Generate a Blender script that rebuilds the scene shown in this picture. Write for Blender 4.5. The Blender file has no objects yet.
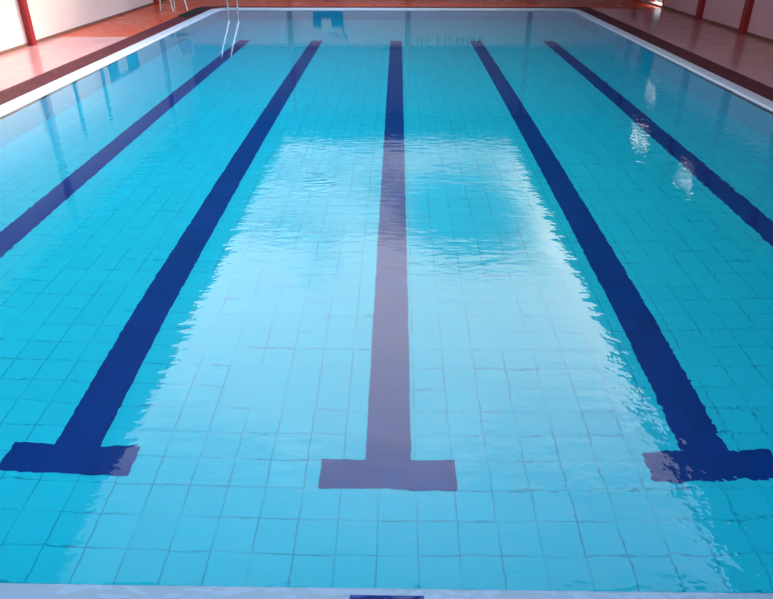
import bpy, bmesh, math, random
from mathutils import Vector, Matrix
random.seed(7)
sc = bpy.context.scene
C = sc.collection
PI = math.pi

# ------------------------------------------------------------------ camera
cam_d = bpy.data.cameras.new('camera')
cam_d.sensor_fit = 'HORIZONTAL'
cam_d.sensor_width = 36.0
cam_d.lens = 36.0 * 672.85 / 773.0
cam_d.clip_start = 0.02
cam = bpy.data.objects.new('camera', cam_d)
C.objects.link(cam)
cam.location = (0.021, 0.0, 1.92)
cam.rotation_euler = (math.radians(90 - 29.2), 0, 0.0153)
sc.camera = cam

# ------------------------------------------------------------------ render look
vs = sc.view_settings
vs.view_transform = 'Standard'
vs.look = 'None'
vs.exposure = -0.42
vs.gamma = 1.0
vs.use_curve_mapping = False
cy = sc.cycles
cy.use_denoising = True
cy.caustics_refractive = True
cy.caustics_reflective = True
cy.blur_glossy = 0.3
cy.max_bounces = 14
cy.volume_bounces = 1
cy.diffuse_bounces = 5
cy.glossy_bounces = 5
cy.transmission_bounces = 8
cy.sample_clamp_indirect = 8.0

# ------------------------------------------------------------------ node helper
class N:
    def __init__(s, tree):
        s.t = tree
        s.n = tree.nodes
        s.n.clear()
    def new(s, typ, **kw):
        nd = s.n.new(typ)
        for k, v in kw.items():
            setattr(nd, k, v)
        return nd
    def put(s, sock, v):
        if v is None:
            return
        if isinstance(v, bpy.types.NodeSocket):
            s.t.links.new(v, sock)
        else:
            if hasattr(sock.default_value, '__len__') and not hasattr(v, '__len__'):
                v = (v,) * len(sock.default_value)
            if hasattr(sock.default_value, '__len__') and len(sock.default_value) == 4 and len(v) == 3:
                v = (*v, 1)
            sock.default_value = v
    def m(s, op, a, b=None, c=None, clamp=False):
        nd = s.new('ShaderNodeMath', operation=op, use_clamp=clamp)
        s.put(nd.inputs[0], a); s.put(nd.inputs[1], b); s.put(nd.inputs[2], c)
        return nd.outputs[0]
    def mix(s, f, a, b, blend='MIX'):
        nd = s.new('ShaderNodeMix', data_type='RGBA', blend_type=blend)
        s.put(nd.inputs[0], f); s.put(nd.inputs[6], a); s.put(nd.inputs[7], b)
        return nd.outputs[2]
    def noise(s, vec, scale, detail=2.0, rough=0.5, dist=0.0):
        nd = s.new('ShaderNodeTexNoise')
        s.put(nd.inputs['Vector'], vec); s.put(nd.inputs['Scale'], scale)
        s.put(nd.inputs['Detail'], detail); s.put(nd.inputs['Roughness'], rough)
        s.put(nd.inputs['Distortion'], dist)
        return nd.outputs[0]
    def sep(s, v):
        nd = s.new('ShaderNodeSeparateXYZ'); s.put(nd.inputs[0], v)
        return nd.outputs
    def comb(s, x, y, z):
        nd = s.new('ShaderNodeCombineXYZ')
        s.put(nd.inputs[0], x); s.put(nd.inputs[1], y); s.put(nd.inputs[2], z)
        return nd.outputs[0]
    def mapr(s, v, a, b, c=0.0, d=1.0, smooth=True):
        nd = s.new('ShaderNodeMapRange', interpolation_type='SMOOTHSTEP' if smooth else 'LINEAR')
        for i, q in enumerate((v, a, b, c, d)):
            s.put(nd.inputs[i], q)
        return nd.outputs[0]
    def blob(s, x, y, cx, cy_, rx, ry, p=1.0):
        a = s.m('POWER', s.m('ABSOLUTE', s.m('DIVIDE', s.m('SUBTRACT', x, cx), rx)), 2.0)
        b = s.m('POWER', s.m('ABSOLUTE', s.m('DIVIDE', s.m('SUBTRACT', y, cy_), ry)), 2.0)
        return s.m('EXPONENT', s.m('MULTIPLY', s.m('ADD', a, b), -p))

# ------------------------------------------------------------------ world: hazy bright sky with clouds, sun veiled by cloud ahead on the right
world = bpy.data.worlds.new('sky')
sc.world = world
world.use_nodes = True
w = N(world.node_tree)
tc = w.new('ShaderNodeTexCoord')
dx, dy, dz = w.sep(tc.outputs['Generated'])
zc = w.m('MAXIMUM', dz, 0.04)
qx = w.m('DIVIDE', dx, zc)
qy = w.m('DIVIDE', dy, zc)
q = w.comb(qx, qy, 0.0)
blue = w.mix(w.mapr(dz, 0.40, 0.80), (0.95, 1.05, 1.15), (0.4, 1.8, 4.0))
blue = w.mix(w.mapr(dz, 0.80, 0.93), blue, (2.3, 2.4, 2.2))
n1 = w.noise(q, 1.5, 6.0, 0.6, 0.4)
cl = w.mapr(n1, 0.40, 0.58)
big = w.blob(qx, qy, 0.05, 1.55, 1.2, 0.62)
mask = w.m('ADD', w.m('MULTIPLY', cl, w.mapr(qy, 0.8, 1.6, 0.15, 0.6)), w.m('MULTIPLY', big, 1.1), clamp=True)
mask = w.m('MULTIPLY', mask, w.m('SUBTRACT', 1.0, w.m('MULTIPLY', w.blob(qx, qy, 0.22, 2.55, 0.2, 0.42), 1.0)), clamp=True)
patch = w.m('MULTIPLY', w.blob(qx, qy, 0.28, 2.55, 0.30, 0.55), w.m('ADD', 0.55, n1))
patch = w.mapr(patch, 0.35, 0.75)
bright = w.mapr(qy, 3.2, 1.4, 2.2, 6.2)
white = w.mix(1.0, (1.0, 0.97, 1.0), w.comb(bright, bright, bright), 'MULTIPLY')
sky = w.mix(mask, blue, white)
sky = w.mix(patch, sky, (0.25, 0.75, 1.35))
GLOW = 60.0
g = w.blob(qx, qy, 1.45, 1.9, 0.36, 0.5)
g2 = w.blob(qx, qy, 0.74, 2.25, 0.17, 0.75)
g3 = w.blob(qx, qy, 1.55, 3.9, 0.32, 1.3)
gl = w.m('ADD', w.m('ADD', w.m('MULTIPLY', g, GLOW), w.m('MULTIPLY', g2, 9.0)), w.m('MULTIPLY', g3, 9.0))
glc = w.mix(1.0, (1.0, 0.90, 0.74), w.comb(gl, gl, gl), 'MULTIPLY')
sky = w.mix(1.0, sky, glc, 'ADD')
side = w.m('MULTIPLY', w.mapr(dx, -0.26, -0.7, 1.0, 0.42), w.mapr(dx, 0.34, 0.62, 1.0, 3.2))
side = w.m('MULTIPLY', side, w.mapr(dy, 0.25, -0.25, 1.0, 0.9))
sky = w.mix(1.0, sky, w.comb(side, side, side), 'MULTIPLY')
ground = w.mapr(dz, -0.02, 0.03)
sky = w.mix(ground, (0.35, 0.33, 0.28), sky)
bg = w.new('ShaderNodeBackground')
w.put(bg.inputs[0], sky)
bg.inputs[1].default_value = 1.0
wo = w.new('ShaderNodeOutputWorld')
world.node_tree.links.new(bg.outputs[0], wo.inputs[0])
world.cycles.sampling_method = 'MANUAL'
world.cycles.sample_map_resolution = 1024

# ------------------------------------------------------------------ materials
def material(name):
    mt = bpy.data.materials.new(name)
    mt.use_nodes = True
    return mt, N(mt.node_tree)

def finish(mt, n, color, rough=0.5, metal=0.0, normal=None, spec=0.5, ior=1.45):
    b = n.new('ShaderNodeBsdfPrincipled')
    n.put(b.inputs['Base Color'], color)
    n.put(b.inputs['Roughness'], rough)
    n.put(b.inputs['Metallic'], metal)
    b.inputs['IOR'].default_value = ior
    b.inputs['Specular IOR Level'].default_value = spec
    if normal is not None:
        n.put(b.inputs['Normal'], normal)
    o = n.new('ShaderNodeOutputMaterial')
    mt.node_tree.links.new(b.outputs[0], o.inputs[0])
    return mt

def bump(n, h, dist=1.0, strength=1.0):
    b = n.new('ShaderNodeBump')
    b.inputs['Strength'].default_value = strength
    b.inputs['Distance'].default_value = dist
    n.put(b.inputs['Height'], h)
    return b.outputs[0]

def plain(name, col, rough=0.5, metal=0.0, var=0.08, scale=6.0, spec=0.5):
    mt, n = material(name)
    t = n.new('ShaderNodeTexCoord')
    f = n.noise(t.outputs['Object'], scale, 3.0)
    dark = tuple(c * (1 - var) for c in col)
    lite = tuple(min(1, c * (1 + var)) for c in col)
    return finish(mt, n, n.mix(f, dark, lite), rough, metal, spec=spec)

TILE, TX, TY = 0.192, -0.057, 2.517
def grid_mask(n, a, b, size_a, size_b, off_a, off_b, joint):
    """1 on a joint, 0 on a tile; second output a random value per tile"""
    ua = n.m('DIVIDE', n.m('SUBTRACT', a, off_a), size_a)
    ub = n.m('DIVIDE', n.m('SUBTRACT', b, off_b), size_b)
    out = None
    for u, sz in ((ua, size_a), (ub, size_b)):
        fr = n.m('FRACT', u)
        d = n.m('MINIMUM', fr, n.m('SUBTRACT', 1.0, fr))
        j = n.mapr(n.m('MULTIPLY', d, sz), joint * 0.35, joint * 0.75, 1.0, 0.0)
        out = j if out is None else n.m('MAXIMUM', out, j)
    wn = n.new('ShaderNodeTexWhiteNoise', noise_dimensions='2D')
    n.put(wn.inputs['Vector'], n.comb(n.m('FLOOR', ua), n.m('FLOOR', ub), 0.0))
    return out, wn.outputs[0]

def pool_tile(name, tile_a, tile_b, grout, horiz=True, axis='X'):
    mt, n = material(name)
    g_ = n.new('ShaderNodeNewGeometry')
    x, y, z = n.sep(g_.outputs['Position'])
    if horiz:
        a, b, oa, ob = x, y, TX, TY
    else:
        a, b, oa, ob = (y if axis == 'X' else x), z, (TY if axis == 'X' else TX), -0.955
    j, rnd = grid_mask(n, a, b, TILE, TILE, oa, ob, 0.0065)
    nz = n.noise(n.comb(x, y, z), 2.2, 3.0)
    col = n.mix(n.m('ADD', n.m('MULTIPLY', rnd, 0.5), n.m('MULTIPLY', nz, 0.5)), tile_a, tile_b)
    jn = n.m('MULTIPLY', j, n.mapr(n.noise(n.comb(x, y, z), 3.3, 2.0), 0.35, 0.6, 0.35, 1.0))
    return finish(mt, n, n.mix(jn, col, grout), 0.35, spec=0.2)

M = {}
M['pool_floor'] = pool_tile('pool_floor_tile', (0.012, 0.63, 0.73), (0.018, 0.70, 0.80), (0.004, 0.36, 0.49))
M['pool_wall_x'] = pool_tile('pool_wall_tile_side', (0.07, 0.58, 0.70), (0.09, 0.66, 0.78), (0.04, 0.45, 0.6), False, 'X')
M['pool_wall_y'] = pool_tile('pool_wall_tile_end', (0.07, 0.58, 0.70), (0.09, 0.66, 0.78), (0.04, 0.45, 0.6), False, 'Y')

def make_lane():
    mt, n = material('navy_lane_tile')
    g_ = n.new('ShaderNodeNewGeometry')
    x, y, z = n.sep(g_.outputs['Position'])
    j, rnd = grid_mask(n, x, y, TILE, TILE, TX, TY, 0.006)
    col = n.mix(rnd, (0.002, 0.014, 0.19), (0.003, 0.022, 0.24))
    return finish(mt, n, n.mix(n.m('MULTIPLY', j, 0.5), col, (0.002, 0.015, 0.13)), 0.3, spec=0.2)
M['lane'] = make_lane()

def make_water():
    mt, n = material('pool_water')
    g_ = n.new('ShaderNodeNewGeometry')
    pos = g_.outputs['Position']
    x, y, z = n.sep(pos)
    p = n.comb(x, y, 0.0)
    ps = n.comb(n.m('MULTIPLY', x, 0.55), y, 0.0)       # crests run mostly across the pool
    swell = n.m('MULTIPLY', n.noise(ps, 1.1, 2.0), 0.0028)
    mid = n.m('MULTIPLY', n.noise(ps, 4.2, 2.0), 0.0015)
    fine = n.m('MULTIPLY', n.noise(ps, 13.0, 2.0), 0.0015)
    calm = n.mapr(y, 5.0, 10.0, 1.0, 0.38)
    swell = n.m('MULTIPLY', swell, calm); mid = n.m('MULTIPLY', mid, calm); fine = n.m('MULTIPLY', fine, calm)
    # rougher patches: near right, right side, small spots of disturbed water
    patch = n.mapr(n.noise(p, 0.55, 2.0), 0.50, 0.66)
    near_r = n.blob(x, y, 1.25, 2.0, 0.9, 1.1)
    right = n.mapr(x, 0.6, 4.0, 0.0, 0.6)
    spot = n.blob(x, y, -0.67, 5.45, 0.16, 0.32)
    line = n.blob(x, y, 0.55, 2.9, 0.3, 0.8)
    rough = n.m('ADD', n.m('ADD', n.m('MULTIPLY', n.m('MULTIPLY', patch, n.mapr(x, -1.5, 2.0, 0.08, 1.0)), 0.4), near_r), n.m('ADD', right, n.m('MULTIPLY', line, 0.5)))
    rip = n.m('MULTIPLY', n.noise(n.comb(n.m('MULTIPLY', x, 0.8), n.m('MULTIPLY', y, 0.8), 0.0), 9.0, 3.0, 0.55), 0.0036)
    rip = n.m('MULTIPLY', rip, rough)
    sp = n.m('MULTIPLY', n.m('MULTIPLY', n.noise(ps, 16.0, 1.0), 0.010), spot)
    h = n.m('ADD', n.m('ADD', n.m('ADD', swell, mid), n.m('ADD', fine, rip)), sp)
    nrm = bump(n, h)
    gl = n.new('ShaderNodeBsdfGlass')
    gl.inputs['Roughness'].default_value = 0.0
    gl.inputs['IOR'].default_value = 1.333
    gl.inputs['Color'].default_value = (1, 1, 1, 1)
    n.put(gl.inputs['Normal'], nrm)
    ab = n.new('ShaderNodeVolumeAbsorption')
    ab.inputs['Color'].default_value = (0.25, 0.93, 0.985, 1)
    ab.inputs['Density'].default_value = 0.22
    vsc = n.new('ShaderNodeVolumeScatter')
    vsc.inputs['Color'].default_value = (0.08, 0.8, 1.0, 1)
    vsc.inputs['Density'].default_value = 0.045
    va = n.new('ShaderNodeAddShader')
    mt.node_tree.links.new(ab.outputs[0], va.inputs[0]); mt.node_tree.links.new(vsc.outputs[0], va.inputs[1]); ab = va
    o = n.new('ShaderNodeOutputMaterial')
    mt.node_tree.links.new(gl.outputs[0], o.inputs['Surface'])
    mt.node_tree.links.new(ab.outputs[0], o.inputs['Volume'])
    return mt
M['water'] = make_water()

def make_deck(name, ca, cb, grout, rough, size=0.3):
    mt, n = material(name)
    g_ = n.new('ShaderNodeNewGeometry')
    x, y, z = n.sep(g_.outputs['Position'])
    j, rnd = grid_mask(n, x, y, size, size, 0.05, 0.1, 0.007)
    nz = n.noise(n.comb(x, y, 0.0), 1.4, 4.0, 0.6)
    col = n.mix(n.m('ADD', n.m('MULTIPLY', rnd, 0.25), n.m('MULTIPLY', nz, 0.75)), ca, cb)
    col = n.mix(n.m('MULTIPLY', j, 0.35), col, grout)
    h = n.m('MULTIPLY', n.noise(n.comb(x, y, 0.0), 4.0, 1.0), 0.0006)
    wet = n.mapr(nz, 0.35, 0.65, rough * 0.8, rough * 1.3)
    return finish(mt, n, col, wet, normal=bump(n, h), spec=0.5)
M['deck_pink'] = make_deck('wet_pink_deck_tile', (0.84, 0.33, 0.29), (0.89, 0.42, 0.37), (0.6, 0.2, 0.16), 0.16)
M['deck_red'] = make_deck('wet_red_deck_tile', (0.86, 0.085, 0.025), (0.93, 0.125, 0.04), (0.6, 0.05, 0.02), 0.32)

def make_band():
    mt, n = material('maroon_mosaic')
    g_ = n.new('ShaderNodeNewGeometry')
    x, y, z = n.sep(g_.outputs['Position'])
    j, rnd = grid_mask(n, x, y, 0.045, 0.045, 0.0, 0.0, 0.008)
    col = n.mix(rnd, (0.085, 0.006, 0.009), (0.20, 0.035, 0.04))
    return finish(mt, n, n.mix(j, col, (0.15, 0.04, 0.045)), 0.5, spec=0.2)
M['band'] = make_band()
M['coping'] = plain('white_coping_tile', (0.80, 0.78, 0.78), 0.3, var=0.05, scale=9)
M['ledge'] = plain('pale_ledge_tile', (0.40, 0.54, 0.66), 0.35, var=0.08, scale=4)
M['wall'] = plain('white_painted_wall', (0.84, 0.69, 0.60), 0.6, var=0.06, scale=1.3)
M['wall_shade'] = plain('wall_paint_shade_tone', (0.78, 0.46, 0.49), 0.6, var=0.07, scale=1.3)  # pinker, darker copy of the wall paint: shade put into the colour
M['wall_far'] = plain('pale_lilac_painted_wall', (0.85, 0.66, 0.70), 0.6, var=0.06, scale=1.3)
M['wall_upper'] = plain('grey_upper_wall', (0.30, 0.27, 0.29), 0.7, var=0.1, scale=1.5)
M['red_post'] = plain('dark_red_paint', (0.34, 0.016, 0.022), 0.4, var=0.12, scale=5)
M['skirt'] = plain('brown_skirting', (0.22, 0.10, 0.06), 0.6)
M['roof'] = plain('dark_roof_boards', (0.055, 0.05, 0.05), 0.8)
M['chrome'] = plain('polished_steel', (0.85, 0.86, 0.84), 0.12, 1.0, var=0.02)
M['white_metal'] = plain('white_enamel', (0.85, 0.84, 0.74), 0.35)
M['shadow_dark'] = plain('shadow_black', (0.03, 0.03, 0.03), 0.7)  # near-black for the sheet that stands in for shadow by the chair
M['red_plastic'] = plain('dark_red_plastic', (0.22, 0.02, 0.025), 0.5)
M['blue_cloth'] = plain('blue_cloth', (0.02, 0.16, 0.42), 0.9, var=0.15, scale=9)
M['white_cloth'] = plain('white_cloth', (0.85, 0.85, 0.83), 0.9)
M['blue_paint'] = plain('blue_painted_board', (0.01, 0.22, 0.42), 0.5)
M['door_paint'] = plain('dark_blue_door_paint', (0.015, 0.06, 0.13), 0.5)
M['sign_paint'] = plain('dark_grey_paint', (0.05, 0.07, 0.10), 0.5)
M['sill'] = plain('pale_stone_sill', (0.9, 0.72, 0.55), 0.4)
mt, n = material('window_glass')
gb = n.new('ShaderNodeBsdfGlass'); gb.inputs['Roughness'].default_value = 0.0; gb.inputs['IOR'].default_value = 1.45
oo = n.new('ShaderNodeOutputMaterial'); mt.node_tree.links.new(gb.outputs[0], oo.inputs[0])
M['glass'] = mt

# ------------------------------------------------------------------ geometry helpers
def box(bm, x0, x1, y0, y1, z0, z1, mi=0):
    vs_ = [bm.verts.new((x, y, z)) for z in (z0, z1) for y in (y0, y1) for x in (x0, x1)]
    for f in ((0, 2, 3, 1), (4, 5, 7, 6), (0, 1, 5, 4), (2, 6, 7, 3), (0, 4, 6, 2), (1, 3, 7, 5)):
        fc = bm.faces.new([vs_[i] for i in f]); fc.material_index = mi

def tube(bm, pts, r, seg=12, r2=None):
    pts = [Vector(p) for p in pts]
    rings = []
    up = Vector((0.13, 0.21, 0.97)).normalized()
    for i, p in enumerate(pts):
        a = pts[max(i - 1, 0)]; b = pts[min(i + 1, len(pts) - 1)]
        d = (b - a).normalized()
        s = d.cross(up)
        if s.length < 1e-3:
            s = d.cross(Vector((1, 0, 0)))
        s.normalize(); t = s.cross(d).normalized()
        rr = r if r2 is None else r + (r2 - r) * i / (len(pts) - 1)
        rings.append([bm.verts.new(p + (s * math.cos(k * 2 * PI / seg) + t * math.sin(k * 2 * PI / seg)) * rr) for k in range(seg)])
    for a, b in zip(rings, rings[1:]):
        for k in range(seg):
            f = bm.faces.new((a[k], a[(k + 1) % seg], b[(k + 1) % seg], b[k])); f.smooth = True
    bm.faces.new(rings[0]); bm.faces.new(rings[-1][::-1])

def smooth_path(pts, n=6):
    """Catmull-Rom through the points"""
    P = [Vector(p) for p in pts]
    out = []
    for i in range(len(P) - 1):
        a = P[max(i - 1, 0)]; b = P[i]; c = P[i + 1]; d = P[min(i + 2, len(P) - 1)]
        for k in range(n):
            t = k / n
            out.append(0.5 * ((2 * b) + (c - a) * t + (2 * a - 5 * b + 4 * c - d) * t * t + (-a + 3 * b - 3 * c + d) * t ** 3))
    out.append(P[-1])
    return out

def obj(name, bm, mats, parent=None, bevel=0.0, label=None):
    me = bpy.data.meshes.new(name)
    bmesh.ops.recalc_face_normals(bm, faces=bm.faces)
    bm.to_mesh(me); bm.free()
    for m_ in (mats if isinstance(mats, (list, tuple)) else [mats]):
        me.materials.append(m_)
    o = bpy.data.objects.new(name, me)
    C.objects.link(o)
    if parent is not None:
        o.parent = parent
        o.matrix_parent_inverse = Matrix.Translation(-parent.location) if parent.rotation_euler.z == 0 else Matrix()
    if bevel:
        md = o.modifiers.new('bevel', 'BEVEL'); md.width = bevel; md.segments = 2; md.limit_method = 'ANGLE'
    if label:
        o['label'] = label
    return o

def local_obj(name, bm, mats, parent, bevel=0.0, label=None):
    o = obj(name, bm, mats, None, bevel, label)
    o.parent = parent
    return o

def thing(name, label, cat, loc=(0, 0, 0), rz=0.0, group=None):
    o = bpy.data.objects.new(name, None); C.objects.link(o)
    o.location = loc; o.rotation_euler = (0, 0, rz)
    o.empty_display_size = 0.1
    o['label'] = label; o['category'] = cat
    if group: o['group'] = group
    return o

def struct(name, bm, mats, label, cat, bevel=0.0):
    o = obj(name, bm, mats, None, bevel)
    o['kind'] = 'structure'; o['label'] = label; o['category'] = cat
    return o

# ------------------------------------------------------------------ dimensions (metres, water surface at z = 0)
W = 4.50            # basin from -W to WR
WR = 4.42
YN, YF = 1.49, 18.50
D = 0.955
D2 = 1.85           # depth at the far end, the floor slopes from y = 4
def dep(y): return D + max(0.0, y - 4.0) / 14.5 * (D2 - D)
XL, XR = -6.42, 6.74
YW = 22.0           # far wall
YB = -3.2           # wall behind the photographer
DK = 0.055          # deck level
RZ = 3.45           # underside of the roof
BAND = 5.02
BANDR = 4.89

# ------------------------------------------------------------------ floor (deck around the pool), walls, ceiling
bm = bmesh.new()
FAR_BAND = YF + 0.24
# pink tiles on both sides and behind the camera, red tiles at the far end
box(bm, XL, -BAND, YB, 13.4, -0.3, DK, 0)
box(bm, XL, -BAND, 13.4, YW, -0.3, DK, 1)
box(bm, BANDR, XR, YB, 18.3, -0.3, DK, 0)
box(bm, BANDR, XR, 18.3, YW, -0.3, DK, 1)
box(bm, -BAND, BANDR, FAR_BAND, YW, -0.3, DK, 1)
box(bm, -BAND, BANDR, YB, 1.10, -0.3, DK, 0)
struct('floor', bm, [M['deck_pink'], M['deck_red']], 'wet pink and red tiled deck running around the pool', 'floor')

bm = bmesh.new()
T = 0.2
# left wall: pale, window opening y 14.9-16.75, z 0.62-1.15
wy0, wy1, wz0, wz1 = 15.5, 17.4, 0.72, 1.22
box(bm, XL - T, XL, YB, wy0, -0.3, RZ)
box(bm, XL - T, XL, wy1, YW, -0.3, RZ)
box(bm, XL - T, XL, wy0, wy1, -0.3, wz0)
box(bm, XL - T, XL, wy0, wy1, wz1, RZ)
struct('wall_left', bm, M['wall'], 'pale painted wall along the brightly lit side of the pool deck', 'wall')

RAIL = 1.80
bm = bmesh.new()
dy0, dy1 = 18.6, 19.7        # doorway in the right wall
box(bm, XR, XR + T, YB, dy0, -0.3, RAIL)
box(bm, XR, XR + T, dy1, YW, -0.3, RAIL)
box(bm, XR, XR + T, dy0, dy1, -0.3, 0.08)
# upper part with a transom opening and two eave vents
ty0, ty1, tz0, tz1 = 17.9, 18.9, 1.97, 2.12
v1, v2 = (14.7, 15.7), (17.8, 19.4)
vz0, vz1 = 3.16, 3.40
def upper(y0, y1, z0, z1): box(bm, XR, XR + .05, y0, y1, z0, z1, 1)
upper(YB, YW, RAIL, tz0)
upper(YB, ty0, tz0, tz1); upper(ty1, YW, tz0, tz1)
upper(YB, YW, tz1, vz0)
upper(YB, v1[0], vz0, vz1); upper(v1[1], v2[0], vz0, vz1); upper(v2[1], YW, vz0, vz1)
upper(YB, YW, vz1, RZ)
struct('wall_right', bm, [M['wall_shade'], M['wall_upper']], 'wall with its shade put into a mauve colour, red posts, along the opposite deck', 'wall')

bm = bmesh.new()
box(bm, XL - T, XR + T, YW, YW + T, -0.3, 1.40, 0)
box(bm, XL - T, XR + T, YW, YW + T, 1.40, RZ, 1)
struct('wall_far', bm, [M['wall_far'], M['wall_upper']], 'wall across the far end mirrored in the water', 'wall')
OX0, OX1, OY0, OY1 = -3.2, 3.25, 4.05, 19.1
YR = 0.6
bm = bmesh.new()
box(bm, XL - T, OX0, YR, YW + T, RZ, RZ + 0.12)
box(bm, OX1, XR, YR, YW + T, RZ, RZ + 0.12)
box(bm, OX0, OX1, YR, OY0, RZ, RZ + 0.12)
box(bm, OX0, OX1, OY1, YW + T, RZ, RZ + 0.12)
struct('ceiling', bm, M['roof'], 'dark roof with a long rectangular opening above the pool', 'ceiling')

# skirtings and rails
def trim(i, x0, x1, y0, y1, z0, z1, m_, label, cat='trim', bv=0.0, base=None):
    bm = bmesh.new(); box(bm, x0, x1, y0, y1, z0, z1)
    return struct(base or 'trim_%d' % i, bm, m_, label, cat, bv)
trim(0, XL, XL + 0.015, YB, YW, DK, DK + 0.05, M['skirt'], 'thin brown skirting under the pale wall beside the lit deck', 'baseboard', base='baseboard_left')
trim(0, XR - 0.015, XR, YB, dy0 - .05, DK, DK + 0.05, M['skirt'], 'thin brown skirting under the wall coloured mauve for shade', 'baseboard', base='baseboard_right')
trim(0, XL + 0.02, XR - 0.02, YW - 0.015, YW, DK, DK + 0.06, M['skirt'], 'thin brown skirting under the far end wall', 'baseboard', base='baseboard_far')
trim(1, XR - 0.05, XR, YB, YW - .06, RAIL - 0.03, RAIL + 0.05, M['sign_paint'], 'dark horizontal rail on the shaded wall, mirrored in the water')
trim(2, XL + 0.02, XR - 0.06, YW - 0.05, YW, 1.38, 1.46, M['sign_paint'], 'dark horizontal rail on the far end wall, mirrored in the water')
k = 3
for y, d in ((12.39, 'red post on the pale wall beside the sunlit deck'), (19.3, 'red post on the pale wall near the metal chair'),
             (6.2, 'red post on the pale wall outside the picture beside the near deck')):
    trim(k, XL, XL + 0.09, y - 0.075, y + 0.075, DK, RZ, M['red_post'], d, 'post', 0.008); k += 1
for y, d in ((13.99, 'wider red post on the shaded wall nearest the picture edge'), (16.17, 'red post on the shaded wall next to the dark doorway'),
             (11.8, 'red post on the shaded wall seen only mirrored in the water'), (9.6, 'red post on the shaded wall beyond the picture edge'),
             (20.6, 'red post on the shaded wall near the far corner')):
    trim(k, XR - 0.10, XR, y - 0.085, y + 0.085, DK, RZ, M['red_post'], d, 'post', 0.008); k += 1
for x, d in ((-3.25, 'red post on the far wall beside the hanging blue cloth'), (0.33, 'middle red post on the far wall above the centre lane line'),
             (4.01, 'red post on the far wall towards the shaded side')):
    trim(k, x - 0.07, x + 0.07, YW - 0.09, YW, DK, RZ, M['red_post'], d, 'post', 0.008); k += 1
# blue-framed window in the left wall
def window(name, x, y0, y1, z0, z1, cols, label):
    t = thing(name, label, 'window', (x, (y0 + y1) / 2, z0))
    t['kind'] = 'structure'
    bm = bmesh.new(); f = 0.05
    box(bm, x - .09, x + .02, y0, y1, z0, z0 + f); box(bm, x - .09, x + .02, y0, y1, z1 - f, z1)
    box(bm, x - .09, x + .02, y0, y0 + f, z0 + f, z1 - f); box(bm, x - .09, x + .02, y1 - f, y1, z0 + f, z1 - f)
    obj('frame', bm, M['blue_paint'], t, 0.004)
    n_ = len(cols); span = (y1 - y0 - 2 * f) / n_
    for i, cc in enumerate(cols):
        bm = bmesh.new()
        a = y0 + f + i * span
        box(bm, x - .05, x - .02, a + .01, a + span - .01, z0 + f, z1 - f)
        obj('shutter', bm, M[cc], t, 0.004, label={'blue_paint': 'blue shutter', 'white_metal': 'white centre panel'}[cc])
window('window_1', XL, wy0, wy1, wz0, wz1, ['blue_paint', 'white_metal', 'blue_paint'], 'blue and white window in the pale wall, mirrored in the water')
# thin uprights between the windows of the left wall
for y in (13.7, 15.1):
    trim(k, XL, XL + 0.04, y - 0.04, y + 0.04, 0.80, 1.9, M['sign_paint'], 'thin dark upright on the pale wall ' + ('beside the blue window' if y > 14.5 else 'halfway between post and blue window'), 'trim'); k += 1

# doorway, transom and vents in the right wall
t = thing('door_1', 'dark door in the shaded wall with a bright sill below', 'door', (XR, (dy0 + dy1) / 2, 0.08)); t['kind'] = 'structure'
bm = bmesh.new(); box(bm, XR + 0.08, XR + 0.12, dy0 + .05, dy1 - .05, 0.30, RAIL - .09); obj('door_panel', bm, M['door_paint'], t, 0.004)
bm = bmesh.new()
box(bm, XR - 0.02, XR + 0.14, dy0, dy0 + .05, 0.08, RAIL - .04); box(bm, XR - 0.02, XR + 0.14, dy1 - .05, dy1, 0.08, RAIL - .04)
box(bm, XR - 0.02, XR + 0.14, dy0 + .05, dy1 - .05, RAIL - .09, RAIL - .04)
obj('door_frame', bm, M['red_post'], t, 0.004)
bm = bmesh.new(); tube(bm, [(XR + .08, dy0 + .15, .95), (XR + .02, dy0 + .15, .95), (XR + .02, dy0 + .27, .95)], .012); obj('door_handle', bm, M['chrome'], t)
bm = bmesh.new(); box(bm, XR - .03, XR + .2, dy0 + .05, dy1 - .05, 0.08, 0.10); obj('sill', bm, M['sill'], t, label='pale stone sill catching daylight')

def grille(name, y0, y1, z0, z1, nb, label, cat):
    t = thing(name, label, cat, (XR, (y0 + y1) / 2, z0)); t['kind'] = 'structure'
    bm = bmesh.new(); f = 0.025
    box(bm, XR - .01, XR + .045, y0, y1, z0, z0 + f); box(bm, XR - .01, XR + .045, y0, y1, z1 - f, z1)
    box(bm, XR - .01, XR + .045, y0, y0 + f, z0 + f, z1 - f); box(bm, XR - .01, XR + .045, y1 - f, y1, z0 + f, z1 - f)
    for i in range(1, nb):
        a = y0 + (y1 - y0) * i / nb
        box(bm, XR + .01, XR + .025, a - .012, a + .012, z0 + f, z1 - f)
    obj('frame', bm, M['sign_paint'], t)
grille('window_2', ty0, ty1, tz0, tz1, 6, 'small barred window high in the shaded wall, glinting in the water', 'window')
grille('window_3', v1[0], v1[1], vz0, vz1, 4, 'narrow bright vent under the roof, nearer of the two on the shaded wall', 'window')
grille('window_4', v2[0], v2[1], vz0, vz1, 5, 'narrow bright vent under the roof, farther of the two on the shaded wall', 'window')

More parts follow.
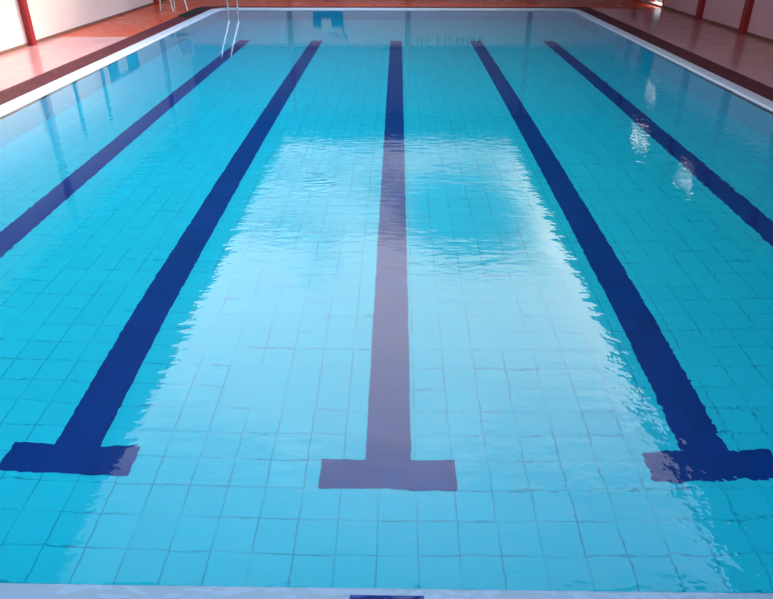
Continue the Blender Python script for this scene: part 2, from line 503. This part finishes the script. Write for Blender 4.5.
# ------------------------------------------------------------------ the pool
pool = thing('swimming_pool', 'tiled swimming pool with dark blue lane lines and white edges', 'swimming pool', (0, 0, -D))
def prism_x(bm, x0, x1, prof):
    a = [bm.verts.new((x0, y, z)) for y, z in prof]; b = [bm.verts.new((x1, y, z)) for y, z in prof]
    bm.faces.new(a); bm.faces.new(b[::-1])
    for i in range(len(prof)):
        bm.faces.new((a[i], b[i], b[(i + 1) % len(prof)], a[(i + 1) % len(prof)]))
bm = bmesh.new()
prism_x(bm, -W - .1, WR + .1, [(YN - .1, -D), (4.0, -D), (YF + .1, -dep(YF + .1)), (YF + .1, -2.3), (YN - .1, -2.3)])
obj('basin_floor', bm, M['pool_floor'], pool)
for (a, b, c, d, mm) in ((-W - .2, -W, YN, YF, 'pool_wall_x'), (WR, WR + .2, YN, YF, 'pool_wall_x'),
                         (-W - .2, WR + .2, YF, YF + .2, 'pool_wall_y'), (-W - .2, WR + .2, YN - .25, YN, 'pool_wall_y')):
    bm = bmesh.new(); box(bm, a, b, c, d, -2.3, -0.05)
    obj('basin_wall', bm, M[mm], pool)
# white coping ring with rounded far corners
def ring_pts(inset, y0, y1, r, n=8):
    x = W + inset
    xr = WR + inset * 0.84
    pts = [(-x, y0)]
    yy = y1 + inset
    for i in range(n + 1):
        a = PI - i * (PI / 2) / n
        pts.append((-x + r + r * math.cos(a), yy - r + r * math.sin(a)))
    for i in range(n + 1):
        a = PI / 2 - i * (PI / 2) / n
        pts.append((xr - r + r * math.cos(a), yy - r + r * math.sin(a)))
    pts.append((xr, y0))
    return pts
inner = ring_pts(0.0, YN - .32, YF, 0.28)
outer = ring_pts(0.19, YN - .32, YF, 0.46)
def ribbon(profile_fn, name, mat, parent, label=None):
    """profile_fn(k) gives (pts, z) rows from inside to outside"""
    bm = bmesh.new()
    rows = [[bm.verts.new((p[0], p[1], z)) for p in pts] for pts, z in profile_fn]
    for a, b in zip(rows, rows[1:] + rows[:1]):
        for i in range(len(a) - 1):
            bm.faces.new((a[i], a[i + 1], b[i + 1], b[i]))
    bm.faces.new([r[0] for r in rows]); bm.faces.new([r[-1] for r in rows][::-1])
    return obj(name, bm, mat, parent, label=label)
def lerp(u): return [((1 - u) * a[0] + u * b[0], (1 - u) * a[1] + u * b[1]) for a, b in zip(inner, outer)]
ribbon([(lerp(0), -.16), (lerp(0), .008), (lerp(.08), .02), (lerp(.5), .03), (lerp(1), .034), (lerp(1), -.16)], 'coping', M['coping'], pool)
# dark mosaic gutter band outside the coping: wide at the sides, narrow at the far end
out2 = []
nn = len(outer)
for i, p in enumerate(outer):
    x = p[0]
    if i < nn / 2: qx_, qy_ = -BAND, FAR_BAND
    else: qx_, qy_ = BANDR, FAR_BAND
    if i == 0 or i == nn - 1: out2.append((qx_, p[1]))
    else:
        f = (i - 1) / 8 if i < nn / 2 else 1 - (i - 1 - 9) / 8
        if f < .5: out2.append((qx_, p[1] + (qy_ - p[1]) * f * 2))
        else: out2.append((p[0] + (qx_ - p[0]) * (1 - f) * 2, qy_))
bm = bmesh.new()
t0 = [bm.verts.new((p[0], p[1], .036)) for p in outer]; t1 = [bm.verts.new((p[0], p[1], .058)) for p in out2]
b0 = [bm.verts.new((p[0], p[1], -.16)) for p in outer]; b1 = [bm.verts.new((p[0], p[1], -.16)) for p in out2]
for i in range(nn - 1):
    bm.faces.new((t0[i], t0[i + 1], t1[i + 1], t1[i])); bm.faces.new((b0[i], b1[i], b1[i + 1], b0[i + 1]))
    bm.faces.new((t0[i], b0[i], b0[i + 1], t0[i + 1])); bm.faces.new((t1[i], t1[i + 1], b1[i + 1], b1[i]))
bm.faces.new((t0[0], t1[0], b1[0], b0[0])); bm.faces.new((t0[-1], b0[-1], b1[-1], t1[-1]))
obj('gutter_band', bm, M['band'], pool, label='dark maroon mosaic band beside the white coping')
# near ledge just under the water, with the navy marker tile
bm = bmesh.new(); box(bm, -W, WR, 1.10, YN, -.25, -.022)
obj('overflow_ledge', bm, M['ledge'], pool, 0.006, 'pale tiled ledge just under the water')
for x in (0.0, -1.68, 1.68, -3.23, 3.23):
    bm = bmesh.new(); box(bm, x - .122, x + .122, 1.16, YN - .03, -.025, -.0195)
    obj('edge_marker', bm, M['lane'], pool, label='dark blue marker tile in the pale ledge')
def lane(x, label):
    bm = bmesh.new()
    y0, y1, t, hw, hb = TY + (.045 if abs(x) > 1 else 0), 15.2, .205, .122, (.355 if abs(x) < 1 else .338)
    rows = [(y0, hb), (y0 + t, hb), (y0 + t, hw), (4.0, hw), (y1, hw)]
    hi = [[bm.verts.new((x + s_ * h_, y, -dep(y) + .004)) for s_ in (-1, 1)] for y, h_ in rows]
    lo = [[bm.verts.new((x + s_ * h_, y, -dep(y) - .004)) for s_ in (-1, 1)] for y, h_ in rows]
    for R_ in (hi, lo):
        bm.faces.new((R_[0][0], R_[0][1], R_[1][1], R_[2][1], R_[2][0], R_[1][0]))
        for q_ in (2, 3):
            bm.faces.new((R_[q_][0], R_[q_][1], R_[q_ + 1][1], R_[q_ + 1][0]))
    for q_ in range(4):
        for s_ in (0, 1):
            bm.faces.new((hi[q_][s_], hi[q_ + 1][s_], lo[q_ + 1][s_], lo[q_][s_]))
    bm.faces.new((hi[0][0], hi[0][1], lo[0][1], lo[0][0])); bm.faces.new((hi[-1][0], hi[-1][1], lo[-1][1], lo[-1][0]))
    obj('lane_line', bm, M['lane'], pool, label=label)
lane(-3.23, 'outer dark blue lane line beside the brightly lit deck')
lane(-1.69, 'dark blue lane line with T end, second from the lit side')
lane(-0.01, 'centre dark blue lane line crossing the sky reflection')
lane(1.68, 'dark blue lane line with T end, second from the shaded side')
lane(3.22, 'outer dark blue lane line below the shaded wall')

# water: one closed body, its sides and bottom sunk a little into the tiles
bm = bmesh.new()
e = 0.004
prism_x(bm, -W - e, WR + e, [(1.102, 0), (1.102, -.03), (YN - e, -.03), (YN - e, -D - .006), (4.0, -D - .006), (YF + e, -dep(YF) - .006), (YF + e, 0)])
wo_ = obj('pool_water', bm, M['water'])
wo_['kind'] = 'stuff'; wo_['label'] = 'clear rippled turquoise pool water mirroring the sky opening'; wo_['category'] = 'water'

# ------------------------------------------------------------------ things on the deck
# chrome ladder at the far end by the corner
lad = thing('pool_ladder', 'chrome pool ladder at the far corner by the metal chair', 'ladder', (-4.15, YF, 0))
for x in (-4.28, -4.03):
    bm = bmesh.new()
    s = -1
    ya, yb = YF - .09, YF + .36; xb = x * yb / ya
    pts = [(x, ya, -.75), (x, ya, -.05), (x, ya, .22), (x - .07, ya, .42), (x - .27, ya, .98), (x - .32, ya + .06, 1.12), (xb - .32, yb - .08, 1.12), (xb - .27, yb, .98), (xb - .07, yb, .42), (xb, yb, .22), (xb, yb, .056)]
    tube(bm, smooth_path(pts, 5), 0.025, 12)
    r_ = obj('rail', bm, M['chrome'], lad)
    bm = bmesh.new(); tube(bm, [(xb, yb, DK), (xb, yb, DK + .02)], .05, 16)
    f_ = obj('flange', bm, M['chrome'], None); f_.parent = r_
for z in (-.18, -.42, -.66):
    bm = bmesh.new(); box(bm, -4.28, -4.03, YF - .13, YF - .05, z - .012, z + .012); obj('step', bm, M['white_metal'], lad, 0.005)

# tubular metal chair in the far corner
def chair(loc, rz, label):
    t = thing('metal_chair', label, 'chair', loc, rz)
    for sx in (-1, 1):
        bm = bmesh.new(); tube(bm, smooth_path([(sx * .21, -.24, 0), (sx * .205, -.20, .25), (sx * .20, -.19, .44)]), .014)
        local_obj('leg', bm, M['white_metal'], t)
        bm = bmesh.new(); tube(bm, smooth_path([(sx * .21, .26, 0), (sx * .205, .20, .25), (sx * .20, .19, .46), (sx * .20, .26, .70), (sx * .19, .31, .88)]), .014)
        local_obj('leg', bm, M['white_metal'], t)
        bm = bmesh.new(); tube(bm, smooth_path([(sx * .22, -.18, .44), (sx * .245, -.17, .62), (sx * .245, .0, .66), (sx * .21, .25, .66)]), .012)
        local_obj('armrest', bm, M['white_metal'], t)
    bm = bmesh.new(); n_ = 8
    for i in range(n_):
        y = -.2 + i * .4 / (n_ - 1); zz = .45 - .02 * math.sin(i / (n_ - 1) * PI)
        box(bm, -.2, .2, y - .022, y + .022, zz - .008, zz + .008)
    box(bm, -.21, -.19, -.22, .22, .43, .45); box(bm, .19, .21, -.22, .22, .43, .45)
    local_obj('seat', bm, M['red_plastic'], t, 0.004)
    bm = bmesh.new()
    for i in range(6):
        zz = .56 + i * .058; yy = .215 + (zz - .46) * .22
        box(bm, -.2, .2, yy - .006, yy + .006, zz - .02, zz + .02)
    local_obj('backrest', bm, M['red_plastic'], t, 0.003)
    bm = bmesh.new(); tube(bm, [(-.21, .315, .88), (-.1, .33, .90), (.1, .33, .90), (.21, .315, .88)], .014); local_obj('top_rail', bm, M['white_metal'], t)
chair((-5.46, 17.75, DK), -2.2, 'white tubular chair with dark red slats on the red deck corner')
# added low dark ribbed sheet, standing in for the shadow between chair and coping
bm = bmesh.new(); box(bm, -.14, .14, -.85, .85, 0, .012)
for i in range(13): box(bm, -.13, .13, -.75 + i * .125 - .02, -.75 + i * .125 + .02, .012, .017)
o = obj('shadow_sheet', bm, M['shadow_dark'], None, 0.003); o.location = (-4.9, 17.45, DK + .003)
o['label'] = 'dark ribbed sheet standing in for the shadow between metal chair and coping'; o['category'] = 'mat'

# blue cloth hung on the far wall with a white cloth over it and a cord
def drape(x0, x1, z0, z1, y, amp, folds, sag):
    bm = bmesh.new(); nu, nv = 28, 14; g = {}
    for s_ in (0, 1):
        for i in range(nu + 1):
            for j in range(nv + 1):
                u = i / nu; v = j / nv
                zz = z1 - v * (z1 - z0) - sag * v * math.sin(u * PI * 1.0)
                yy = y - amp * (0.3 + v) * (math.sin(u * folds * 2 * PI) + 1) - (0.006 if s_ else 0)
                g[s_, i, j] = bm.verts.new((x0 + u * (x1 - x0) * (1 - .06 * v) + .03 * v * (x1 - x0), yy, zz))
    for i in range(nu):
        for j in range(nv):
            for s_ in (0, 1):
                f = bm.faces.new([g[s_, i, j], g[s_, i + 1, j], g[s_, i + 1, j + 1], g[s_, i, j + 1]]); f.smooth = True
    for i in range(nu):
        bm.faces.new([g[0, i, 0], g[0, i + 1, 0], g[1, i + 1, 0], g[1, i, 0]]); bm.faces.new([g[0, i, nv], g[1, i, nv], g[1, i + 1, nv], g[0, i + 1, nv]])
    for j in range(nv):
        bm.faces.new([g[0, 0, j], g[1, 0, j], g[1, 0, j + 1], g[0, 0, j + 1]]); bm.faces.new([g[0, nu, j], g[0, nu, j + 1], g[1, nu, j + 1], g[1, nu, j]])
    return bm
bk = thing('blue_bag', 'blue cloth bag hanging on the far wall, mirrored in the water', 'bag', (-2.08, YW - .06, .34))
obj('bag_body', drape(-2.55, -1.62, .36, .84, YW - .05, .02, 4, .03), M['blue_cloth'], bk)
obj('flap', drape(-2.30, -1.98, .62, .98, YW - .11, .012, 2, .03), M['white_cloth'], bk, label='white cloth flap')
bm = bmesh.new(); tube(bm, [(-1.70, YW - .07, .80), (-1.62, YW - .06, 1.0), (-1.52, YW - .03, 1.20)], .02); obj('strap', bm, M['blue_cloth'], bk)
bm = bmesh.new(); tube(bm, [(-2.50, YW - .07, .80), (-2.0, YW - .06, 1.02), (-1.54, YW - .03, 1.20)], .014); obj('strap', bm, M['blue_cloth'], bk)
bm = bmesh.new(); tube(bm, [(-1.53, YW, 1.19), (-1.53, YW - .07, 1.20)], .012, 10); tube(bm, [(-1.53, YW - .07, 1.20), (-1.53, YW - .08, 1.23)], .016, 10)
o = obj('wall_hook', bm, M['chrome']); o['label'] = 'small steel hook on the far wall holding the bag strap'; o['category'] = 'hook'

# row of small dark marks (illegible lettering) on the far wall
sg = thing('wall_lettering', 'row of small dark painted letters on the far wall, mirrored in the water', 'sign', (1.4, YW, 1.1))
sg_x = 0.62
for i, wd in enumerate([.08, .14, .16, 0, .20, .18, 0, .14, .12, .16, .1, .14]):
    if wd:
        bm = bmesh.new()
        box(bm, sg_x, sg_x + .035, YW - .008, YW, 1.14, 1.30)
        if wd > .1:
            box(bm, sg_x + .035, sg_x + wd - .02, YW - .008, YW, 1.26 - (i % 3) * .04, 1.29 - (i % 3) * .04)
            if i % 2: box(bm, sg_x + wd - .035, sg_x + wd - .005, YW - .008, YW, 1.14, 1.24)
        obj('letter', bm, M['sign_paint'], sg)
    sg_x += (wd or .08) + .04
